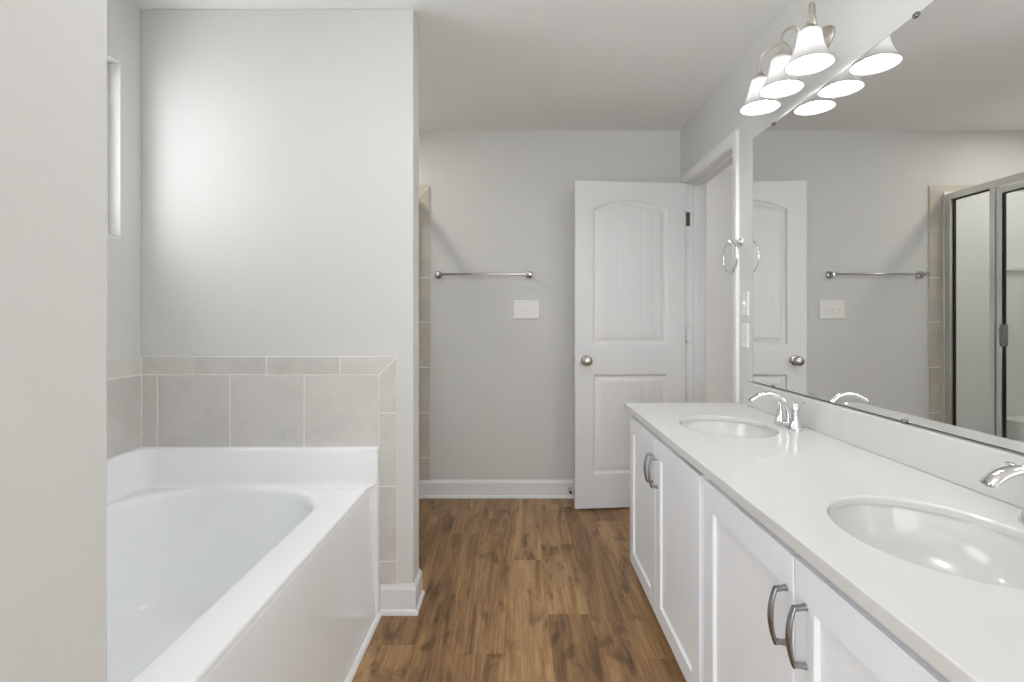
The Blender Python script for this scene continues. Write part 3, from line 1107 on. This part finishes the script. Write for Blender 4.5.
# ------------------------------------------------------------------ vanity lights
def vanity_light(yc, label):
    """three bell shades on curved arms from an oval plate; local origin on the wall at the plate"""
    zc = 2.160
    v = empty('vanity_light', (XR, yc, zc))
    tag(v, label, 'wall light')
    b = LB()
    b.lathe([(0.125, 0.0), (0.125, -0.005), (0.118, -0.010), (0.098, -0.013), (0.090, -0.018), (0.075, -0.021), (0.0, -0.022)], (0, -0.006, 0.012), 'X', 48, True, False, 1.0, 0.42)
    b.build('back_plate', 'warm_nickel', v, smooth=True, angle=35)
    for k, (dy, fy_) in enumerate(((-0.176, -0.070), (0.004, 0.0), (0.168, 0.070))):
        x = -0.115
        p0 = Vector((-0.024, fy_, 0.014))
        p3 = Vector((x, dy, 0.014))
        pts = []
        topz = 0.100
        q = [p0, Vector((p0.x - 0.012, p0.y + (dy - fy_) * 0.10, 0.03)), Vector((p0.x - 0.014 + (x - p0.x) * 0.15, p0.y + (dy - fy_) * 0.22, topz - 0.016)),
             Vector((p0.x + (x - p0.x) * 0.55, p0.y + (dy - fy_) * 0.55, topz)), Vector((x + 0.008, p0.y + (dy - fy_) * 0.90, topz - 0.020)), Vector((x, dy, 0.048)), p3]
        for i in range(len(q) - 1):
            a0, a1, a2, a3 = q[max(i - 1, 0)], q[i], q[i + 1], q[min(i + 2, len(q) - 1)]
            for j in range(6):
                s_ = j / 6.0
                pts.append(0.5 * ((2 * a1) + (a2 - a0) * s_ + (2 * a0 - 5 * a1 + 4 * a2 - a3) * s_ ** 2 + (3 * a1 - a0 - 3 * a2 + a3) * s_ ** 3))
        pts.append(p3)
        LB().tube(pts, 0.0052, 12).build('arm', 'warm_nickel', v, smooth=True)
        LB().lathe([(0.006, 0.030), (0.010, 0.027), (0.012, 0.018), (0.017, 0.014), (0.023, 0.006), (0.028, 0.001), (0.028, -0.003), (0.0, -0.003)], (x, dy, -0.015), n=28).build('socket_cap', 'warm_nickel', v, smooth=True, angle=35)
        out = [(0.026, -0.016), (0.0335, -0.018), (0.0365, -0.026), (0.0375, -0.036), (0.0395, -0.050), (0.0430, -0.066), (0.0490, -0.083), (0.0560, -0.100), (0.0640, -0.115), (0.0715, -0.126), (0.0745, -0.130)]
        inn = [(r_ - 0.003, h_ + 0.0005) for r_, h_ in reversed(out)]
        s_ = LB().lathe(out + inn, (x, dy, 0), n=48, cap0=False, cap1=False).build('glass_shade', 'shade', v, smooth=True, angle=70)
        s_['label'] = 'frosted white bell glass shade'
        bulb = LB().lathe([(0.013, -0.008), (0.014, -0.035), (0.017, -0.055), (0.0235, -0.072), (0.0285, -0.088), (0.0300, -0.100), (0.0285, -0.112), (0.0230, -0.122), (0.0140, -0.129), (0.0, -0.131)],
                          (x, dy, 0.010), n=24, cap1=False).build('bulb', 'bulb', v, smooth=True, angle=80)
    return v


vanity_light(1.858, 'wall light of three lit bell shades on curved nickel arms above the mirror')

cl = empty('added_fill_light', (0.05, 0.95, H))  # unseen fixture added to balance the room's brightness
tag(cl, 'unseen bowl light added under the ceiling as fill light', 'ceiling light')
cx, cy = 0.05, 0.95
MB().lathe([(0.065, 0), (0.065, -0.012), (0.058, -0.022), (0.008, -0.026), (0.008, -0.262), (0.014, -0.268), (0.010, -0.282), (0.0, -0.286)], (cx, cy, H), n=32, cap1=False).build('stem', 'nickel', cl, smooth=True, angle=40)
bowl = [(0.012, -0.262), (0.05, -0.258), (0.095, -0.240), (0.135, -0.210), (0.160, -0.178), (0.172, -0.150)]
MB().lathe(bowl + [(r_ - 0.004, h_ + 0.003) for r_, h_ in reversed(bowl)], (cx, cy, H), n=40, cap0=False, cap1=False).build('fill_bowl', 'fill_dome', cl, smooth=True, angle=80)
for sg in (-1, 1):
    MB().ball((cx + sg * 0.06, cy, H - 0.205), 0.026, 20).build('bulb', 'fill_bulb', cl, smooth=True)

# ------------------------------------------------------------------ small wall hardware
tb = empty('towel_bar', (-0.23, YB, 1.486))
tag(tb, 'chrome towel bar on the grey back wall above the light switch', 'towel bar')
zb_, yb_ = 1.484, YB - 0.058
for x in (-0.530, 0.074):
    b = MB()
    b.loft([[(x + dx * w_, YB - d_, zb_ + dz * w_) for dx, dz in ((-1, -1), (-0.5, -1.15), (0.5, -1.15), (1, -1), (1.15, -0.5), (1.15, 0.5), (1, 1), (0.5, 1.15), (-0.5, 1.15), (-1, 1), (-1.15, 0.5), (-1.15, -0.5))]
            for w_, d_ in ((0.020, 0.0005), (0.020, 0.007), (0.017, 0.011), (0.010, 0.016), (0.0085, 0.035), (0.011, 0.046), (0.0125, 0.058), (0.0115, 0.068), (0.004, 0.071))], True, True)
    b.build('post', 'bar_chrome', tb, smooth=True, angle=45)
MB().tube([(-0.530, yb_, zb_), (-0.2, yb_, zb_), (0.074, yb_, zb_)], 0.0078, 16).build('bar', 'bar_chrome', tb, smooth=True)

tr = empty('towel_ring', (XR, 2.458, 1.566))
tag(tr, 'chrome towel ring on the wall beside the mirror', 'towel ring')
yr, zr = 2.452, 1.562
b = MB()
b.lathe([(0.0235, -0.0005), (0.0235, -0.006), (0.019, -0.011), (0.010, -0.016), (0.009, -0.034), (0.012, -0.044), (0.0125, -0.058), (0.010, -0.066), (0.0, -0.068)], (XR, yr, zr), 'X', 28, True, False)
b.build('post', 'chrome', tr, smooth=True, angle=45)
pts = [(XR - 0.056, yr + 0.078 * math.sin(2 * PI * i / 56), zr - 0.074 + 0.078 * math.cos(2 * PI * i / 56)) for i in range(56)]
MB().tube(pts, 0.0046, 12, closed=True).build('ring', 'chrome', tr, smooth=True)


def plate_back(x0, x1, z0, z1):
    return [[(x0 + i, YB - d, z0 + i), (x1 - i, YB - d, z0 + i), (x1 - i, YB - d, z1 - i), (x0 + i, YB - d, z1 - i)] for i, d in ((0, 0.0005), (0, 0.003), (0.004, 0.0065))]


sw = empty('light_switch', (0.056, YB, 1.25))
tag(sw, 'white three-toggle light switch plate on the back wall', 'light switch')
MB().loft(plate_back(-0.030, 0.142, 1.190, 1.314), True, True).build('plate', 'plastic', sw)
for x in (0.010, 0.056, 0.102):
    MB().box(x - 0.006, x + 0.006, YB - 0.0070, YB - 0.0062, 1.239, 1.265).build('toggle_slot', 'grout', sw)
    b = MB()
    b.prism([(x - 0.0045, YB - 0.0062, 1.246), (x + 0.0045, YB - 0.0062, 1.246), (x + 0.0045, YB - 0.0062, 1.260), (x - 0.0045, YB - 0.0062, 1.260)], (0, -0.009, 0.005 if x < 0.09 else -0.005))
    b.build('toggle', 'plastic', sw, bevel=0.001)


def wall_plate(z, label, cat, name):
    p = empty(name, (XR, 2.405, z))
    tag(p, label, cat)
    y0, y1, z0, z1 = 2.372, 2.442, z - 0.0575, z + 0.0575
    rg_ = [[(XR - d, y0 + i, z0 + i), (XR - d, y1 - i, z0 + i), (XR - d, y1 - i, z1 - i), (XR - d, y0 + i, z1 - i)] for i, d in ((0, 0.0005), (0, 0.003), (0.004, 0.0065))]
    MB().loft(rg_, True, True).build('plate', 'plastic', p)
    return p


p = wall_plate(1.262, 'white single light switch plate below the towel ring', 'light switch', 'light_switch')
MB().box(XR - 0.0072, XR - 0.0062, 2.400, 2.414, 1.249, 1.275).build('toggle_slot', 'grout', p)
MB().prism([(XR - 0.0062, 2.4025, 1.255), (XR - 0.0062, 2.4115, 1.255), (XR - 0.0062, 2.4115, 1.269), (XR - 0.0062, 2.4025, 1.269)], (-0.009, 0, 0.005)).build('toggle', 'plastic', p, bevel=0.001)
p = wall_plate(1.112, 'white electrical outlet plate under the single switch', 'outlet', 'electrical_outlet')
for dz in (-0.0195, 0.0195):
    MB().lathe([(0.0165, -0.0062), (0.0165, -0.0076)], (XR, 2.407, 1.112 + dz), 'X', 24, True, True, 1.0, 0.86).build('receptacle', 'plastic', p)
    b = MB()
    for dy in (-0.0065, 0.0065):
        b.box(XR - 0.0079, XR - 0.0075, 2.407 + dy - 0.001, 2.407 + dy + 0.001, 1.112 + dz - 0.001, 1.112 + dz + 0.007)
    b.build('slot', 'dark', p)
